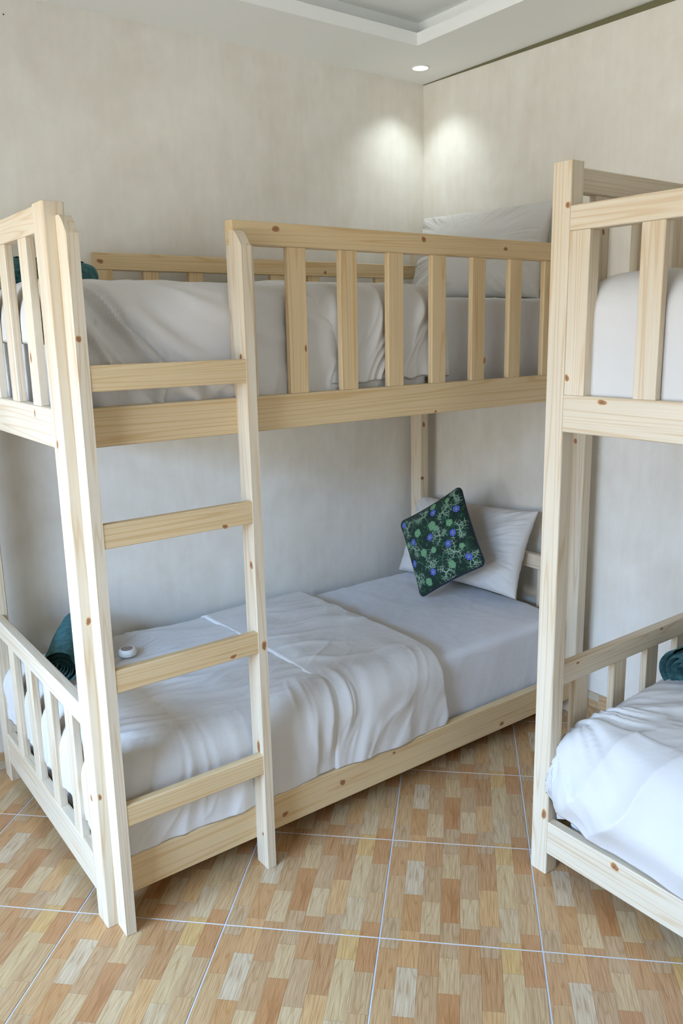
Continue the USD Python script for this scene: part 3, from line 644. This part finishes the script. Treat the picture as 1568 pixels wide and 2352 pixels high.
# ---- cushion with a printed cover
CC = np.array([-.376, -.523, .6602])
CM = np.array([[-.9534053, .24042801, .18224354], [-.08979686, -.80284143, .58939134], [.28801885, .54556393, .78702296]])
CM = np.stack([CM[:, 1], CM[:, 2], CM[:, 0]], 1)           # across, up, out
S = .353
def cover_print(n=300):
    """a plain garden print: curling sprigs, rounded leaves and blue flowers on dark green; colours on an n x n grid"""
    rg = np.random.default_rng(5)
    g = np.linspace(-.5, .5, n); X, Y = np.meshgrid(g, g, indexing='ij')
    img = np.empty((n, n, 3)); img[:] = lin(33, 54, 45)
    nz = meshkit.fbm(np.stack([X * 16 + 9, Y * 16 + 9, X * 0], -1), 3, 2)
    img *= (.75 + .5 * nz)[..., None]
    def paint(d, col, soft=.0018): 
        a = np.clip(.5 - d / soft, 0, 1)[..., None]; img[:] = img * (1 - a) + np.array(col) * a
    def win(cx, cy, r):
        i0, i1 = np.searchsorted(g, cx - r), np.searchsorted(g, cx + r); j0, j1 = np.searchsorted(g, cy - r), np.searchsorted(g, cy + r)
        return slice(i0, i1), slice(j0, j1)
    def stroke(pts, w0, w1, col):
        pts = np.array(pts); c0 = pts.mean(0); r = np.abs(pts - c0).max() + .02; sl = win(*c0, r); x, y = X[sl], Y[sl]
        if x.size == 0: return
        D = np.full(x.shape, 9.0)
        for k, (p, q) in enumerate(zip(pts, pts[1:])):
            e = q - p; t = np.clip(((x - p[0]) * e[0] + (y - p[1]) * e[1]) / max(e @ e, 1e-12), 0, 1)
            wd = w0 + (w1 - w0) * (k + t) / (len(pts) - 1)
            D = np.minimum(D, np.hypot(x - p[0] - t * e[0], y - p[1] - t * e[1]) - wd)
        a = np.clip(.5 - D / .0018, 0, 1)[..., None]; img[sl] = img[sl] * (1 - a) + np.array(col) * a
    def curl(p, ang, length, bend, w0, w1, col, n_=9):
        pts = [np.array(p, float)]
        for k in range(n_):
            ang += bend / n_; pts.append(pts[-1] + length / n_ * np.array([math.cos(ang), math.sin(ang)]))
        stroke(pts, w0, w1, col); return pts, ang
    def leaf(cx, cy, r, ang, lobes, col, vein):
        sl = win(cx, cy, r * 1.4); x, y = X[sl] - cx, Y[sl] - cy
        if x.size == 0: return
        rr, th = np.hypot(x, y), np.arctan2(y, x) - ang
        R = r * (.72 + .28 * np.abs(np.cos(th * lobes / 2)) ** .6) * (.75 + .25 * np.cos(th))
        a = np.clip(.5 - (rr - R) / .002, 0, 1)[..., None]
        shade = (.80 + .35 * np.abs(np.sin(th * lobes / 2)))[..., None]
        img[sl] = img[sl] * (1 - a) + np.array(col) * shade * a
    for _ in range(420):                                    # low dark green foliage
        x, y = rg.uniform(-.5, .5, 2); curl((x, y), rg.uniform(0, 6.3), rg.uniform(.03, .08), rg.uniform(-2, 2), rg.uniform(.004, .009), .001, np.array(lin(52, 92, 66)) * rg.uniform(.45, 1.25))
    for _ in range(260):                                    # tiny berries
        x, y = rg.uniform(-.49, .49, 2); stroke([(x, y), (x + .001, y)], .0028, .0028, lin(58, 84, 104))
    for _ in range(7):                                      # long winding stems
        curl(rg.uniform(-.45, .45, 2), rg.uniform(0, 6.3), .5, rg.choice([-1, 1]) * rg.uniform(2.5, 4.5), .0055, .004, lin(86, 112, 92), 22)
    heads = [(-.36, .33), (-.08, .36), (.24, .28), (.40, -.02), (.12, .02), (-.30, .02), (-.12, -.22), (.24, -.24), (-.40, -.30), (.02, -.42), (.40, -.40), (.42, .42)]
    for k, (hx, hy) in enumerate(heads):                    # curling sprigs round each head
        m_ = 7
        for q in range(m_):
            ang = q * 2 * math.pi / m_ + rg.uniform(-.3, .3)
            pts, a1 = curl((hx, hy), ang, rg.uniform(.10, .19), rg.choice([-1, 1]) * rg.uniform(1.2, 2.6), .0046, .0022, lin(146, 170, 148))
            for s_ in (3, 5, 7):
                a_ = math.atan2(*(pts[s_] - pts[s_ - 1])[::-1])
                for sg in (-1, 1): curl(pts[s_], a_ + sg * .8, rg.uniform(.030, .055), sg * rg.uniform(.4, 1.4), .0042, .0010, lin(134, 160, 138), 5)
    for lx, ly, r, a in ((-.20, .18, .055, 1.0), (.06, .20, .060, 4), (.10, .13, .040, 3), (.30, .10, .045, 2), (-.18, -.06, .050, 5), (-.02, -.12, .040, 1.5), (.16, -.36, .052, 3.5), (-.28, -.42, .050, .4), (.36, -.22, .035, 2), (-.42, .12, .040, 1), (.10, .44, .045, 5), (.33, .40, .035, 3)):
        leaf(lx, ly, r * 1.35, a, 5, lin(112, 156, 116), None)
    for fx, fy in ((.10, .34), (-.42, .42), (-.30, .12), (-.02, .06), (.30, -.02), (-.14, -.34), (.20, -.12), (.42, .24), (-.40, -.12), (.38, -.36)):
        sl = win(fx, fy, .07); x, y = X[sl] - fx, Y[sl] - fy; rr, th = np.hypot(x, y), np.arctan2(y, x) + fx * 9
        R = .043 * (.80 + .20 * np.abs(np.cos(th * 3)) ** .5)
        for grow, col in ((.006, lin(28, 34, 62)), (0, None)):
            a = np.clip(.5 - (rr - R - grow) / .0018, 0, 1)[..., None]
            if col is None: col = np.array(lin(92, 106, 190)) * (.72 + .5 * np.clip(rr / .043, 0, 1) * np.abs(np.cos(th * 3)) ** .7)[..., None]
            img[sl] = img[sl] * (1 - a) + np.array(col) * a
        a = np.clip(.5 - (rr - .013) / .0018, 0, 1)[..., None]; img[sl] = img[sl] * (1 - a) + np.array(lin(128, 160, 150)) * a
    return img
def cushion():
    t = thing('cushion', 'dark green square cushion with a pale sprig and blue flower print', 'cushion')
    n = 300; g = np.sin(np.linspace(-1, 1, n) * math.pi / 2 * .86) / math.sin(math.pi / 2 * .86)
    u, v = np.meshgrid(g, g, indexing='ij'); pin = .05
    def shape(u, v, sgn):
        rc = .14                                            # rounded corners
        cu, cv = np.maximum(np.abs(u) - (1 - rc), 0), np.maximum(np.abs(v) - (1 - rc), 0); d_ = np.hypot(cu, cv); k = np.where(d_ > rc, rc / np.maximum(d_, 1e-9), 1.0)
        uu, vv = np.where(cu > 0, np.sign(u) * (1 - rc + cu * k), u), np.where(cv > 0, np.sign(v) * (1 - rc + cv * k), v)
        x, y = S / 2 * uu * (1 - pin * (1 - vv * vv) * np.abs(uu)) , S / 2 * vv * (1 - pin * (1 - uu * uu) * np.abs(vv))
        th = .055 * np.maximum((1 - u * u) * (1 - v * v), 0) ** .40
        z = sgn * (th + fbm2(u * .2, v * .2, .09, 71) * .010 * (1 - np.maximum(np.abs(u), np.abs(v)) ** 6))
        return np.stack([x, y, z], -1)
    img = cover_print(300)
    ui = np.clip(((u + 1) / 2 * 299).round().astype(int), 0, 299); vi = np.clip(((v + 1) / 2 * 299).round().astype(int), 0, 299)
    col = img[ui, vi].reshape(-1, 3)
    idx = np.arange(n * n).reshape(n, n); q = np.stack([idx[:-1, :-1], idx[1:, :-1], idx[1:, 1:], idx[:-1, 1:]], -1).reshape(-1, 4); f = np.vstack([q[:, [0, 1, 2]], q[:, [0, 2, 3]]])
    add(t, 'printed_cover', (shape(u, v, 1).reshape(-1, 3) @ CM.T + CC, f), 'printed_cotton', True, {'tint': (C3, col)})
    k = slice(None, None, 6); k = np.r_[np.arange(0, n, 6), n - 1]; ub, vb = u[np.ix_(k, k)], v[np.ix_(k, k)]; nk = len(k)
    idx = np.arange(nk * nk).reshape(nk, nk); q = np.stack([idx[:-1, :-1], idx[1:, :-1], idx[1:, 1:], idx[:-1, 1:]], -1).reshape(-1, 4); f = np.vstack([q[:, [0, 2, 1]], q[:, [0, 3, 2]]])
    add(t, 'back_cover', (shape(ub, vb, -1).reshape(-1, 3) @ CM.T + CC, f), 'navy', True)
    e = np.linspace(-1, 1, 60); loop = np.r_[np.c_[e, -np.ones(60)], np.c_[np.ones(60), e], np.c_[-e, np.ones(60)], np.c_[-np.ones(60), -e]]
    P = shape(loop[:, 0], loop[:, 1], 1) ; P[:, 2] = 0; P = P * 1.004
    keep = np.r_[True, np.linalg.norm(np.diff(P, axis=0), axis=1) > 1e-4]; P = P[keep]
    T = np.roll(P, -1, 0) - np.roll(P, 1, 0); T /= np.linalg.norm(T, axis=1, keepdims=True); n1 = np.cross(T, (0, 0, 1)); V = []
    for a in np.linspace(0, 2 * math.pi, 9)[:-1]: V.append(P + .0042 * (math.cos(a) * n1 + math.sin(a) * np.array([0, 0, 1])))
    V = np.array(V); m_, n_ = V.shape[:2]; idx = np.arange(m_ * n_).reshape(m_, n_); i2 = np.roll(idx, -1, 0)
    q = np.stack([idx, np.roll(idx, -1, 1), np.roll(i2, -1, 1), i2], -1).reshape(-1, 4)
    pm = trimesh.Trimesh(V.reshape(-1, 3) @ CM.T + CC, np.vstack([q[:, [0, 1, 2]], q[:, [0, 2, 3]]]), process=False)
    if pm.volume < 0: pm.invert()
    add(t, 'piping', pm, 'navy', True)
cushion()

# ---- towels, rolled up
def rolled_towel(label, p0, direction, length, R, turns, seed, squash=(1, 1), thick=.0065, r0=.006, tele=.012, start=0.0, tail=0.0):
    """p0: centre of the visible end; the towel runs from there along direction. A thick ribbon wound into a spiral"""
    t = thing('rolled_towel', label, 'towel', 'rolled green towels')
    ax = np.array(direction, float); ax /= np.linalg.norm(ax); side = np.cross((0, 0, 1), ax); side /= np.linalg.norm(side); up = np.cross(ax, side)
    n = int(turns * 44); th = np.linspace(0, turns * 2 * math.pi, n); rad = r0 + (R - r0) * th / th[-1]
    if tail: 
        rad = np.r_[rad, np.full(14, R)]; th = np.r_[th, th[-1] + np.linspace(.03, tail, 14)]
    m_ = 22; xs = np.linspace(0, 1, m_)
    V = []
    lens = length * (1 - .0 * th)
    for lay, s in ((thick / 2, 1), (-thick / 2, -1)):
        for x in (xs if s > 0 else xs[::-1]):
            edge = thick / 2 * (1 - math.sqrt(max(0, 1 - (max(0, .012 - min(x, 1 - x)) / .012) ** 2))) * s
            wob = fbm2(th * .08, np.full_like(th, x * .5), .12, seed) * .010
            r_ = rad + lay - edge + wob
            a_ = th + start
            shift = tele * (rad / R - .5) * (1 - x * 2) + fbm2(th * .06, th * 0, .2, seed + 3) * .012 * (1 - x)
            V.append(np.outer(r_ * np.cos(a_) * squash[0], side) + np.outer(r_ * np.sin(a_) * squash[1], up) + np.outer(x * length - shift, ax))
    V = np.array(V); k, j = V.shape[:2]; idx = np.arange(k * j).reshape(k, j); i2 = np.roll(idx, -1, 0)
    q = np.stack([idx[:, :-1], idx[:, 1:], i2[:, 1:], i2[:, :-1]], -1).reshape(-1, 4)
    mm = trimesh.Trimesh(V.reshape(-1, 3) + np.array(p0), np.vstack([q[:, [0, 1, 2]], q[:, [0, 2, 3]]]), process=False)
    if mm.volume < 0: mm.invert()
    add(t, 'terry_cloth', mm, 'terry', 40)
    hems = []
    return t
rolled_towel('rolled dark green towel at the foot of the lower bunk, ladder bed', (-1.958, -.462, .512), (.46, .89, 0), .40, .058, 6, 3, (1, .98), start=2.0, tail=.4)
rolled_towel('rolled dark green towel at the foot of the upper bunk, ladder bed', (-1.925, -.335, 1.722), (.90, .42, 0), .27, .050, 6, 8, (1.1, .95), start=1.0, tail=.4)
rolled_towel('loosely rolled dark green towel on the lower bunk of the right-hand bed', (-.530, -1.712, .528), (.97, -.10, .03), .34, .060, 3, 12, (1.12, 1.0), .010, .016, .02, start=.6, tail=.6)

# ---- little wrapped soap
so = thing('soap', 'small round white wrapped soap with a brown label on the lower duvet', 'soap', loc=(0, 0, 0))
SP = np.array([-1.690, -.345, .449])
pr_ = [(0, 0), (.022, 0), (.029, .004), (.0315, .012), (.0300, .020), (.0250, .0255), (.0225, .0262), (0, .0262)]
sm = trimesh.creation.revolve(pr_, sections=48); sm.apply_translation(SP)
add(so, 'wrapper', sm, 'white_paper', 40)
g = np.linspace(-1, 1, 41); lx, ly = np.meshgrid(g, g, indexing='ij'); rr = np.maximum(1e-9, np.hypot(lx, ly)); sq = np.maximum(np.abs(lx), np.abs(ly)) / rr
V = np.c_[(lx * sq * .0205).ravel(), (ly * sq * .0205).ravel(), np.full(41 * 41, .0266)] + SP + np.array([-.0015, 0, 0])
dd = (V - SP)[:, :2] @ np.array([.95, .32]); col = np.where((np.abs(dd - .006) < .0009) | (np.abs(dd + .007) < .0009), 1.0, 0.0)[:, None]
col = np.array(lin(142, 116, 106)) * (1 - col) + np.array(lin(206, 190, 176)) * col
idx = np.arange(41 * 41).reshape(41, 41); q = np.stack([idx[:-1, :-1], idx[1:, :-1], idx[1:, 1:], idx[:-1, 1:]], -1).reshape(-1, 4)
add(so, 'label_sticker', (V, np.vstack([q[:, [0, 1, 2]], q[:, [0, 2, 3]]])), 'soap_label', False, {'tint': (C3, col)}, label='round brown sticker with two pale lines')
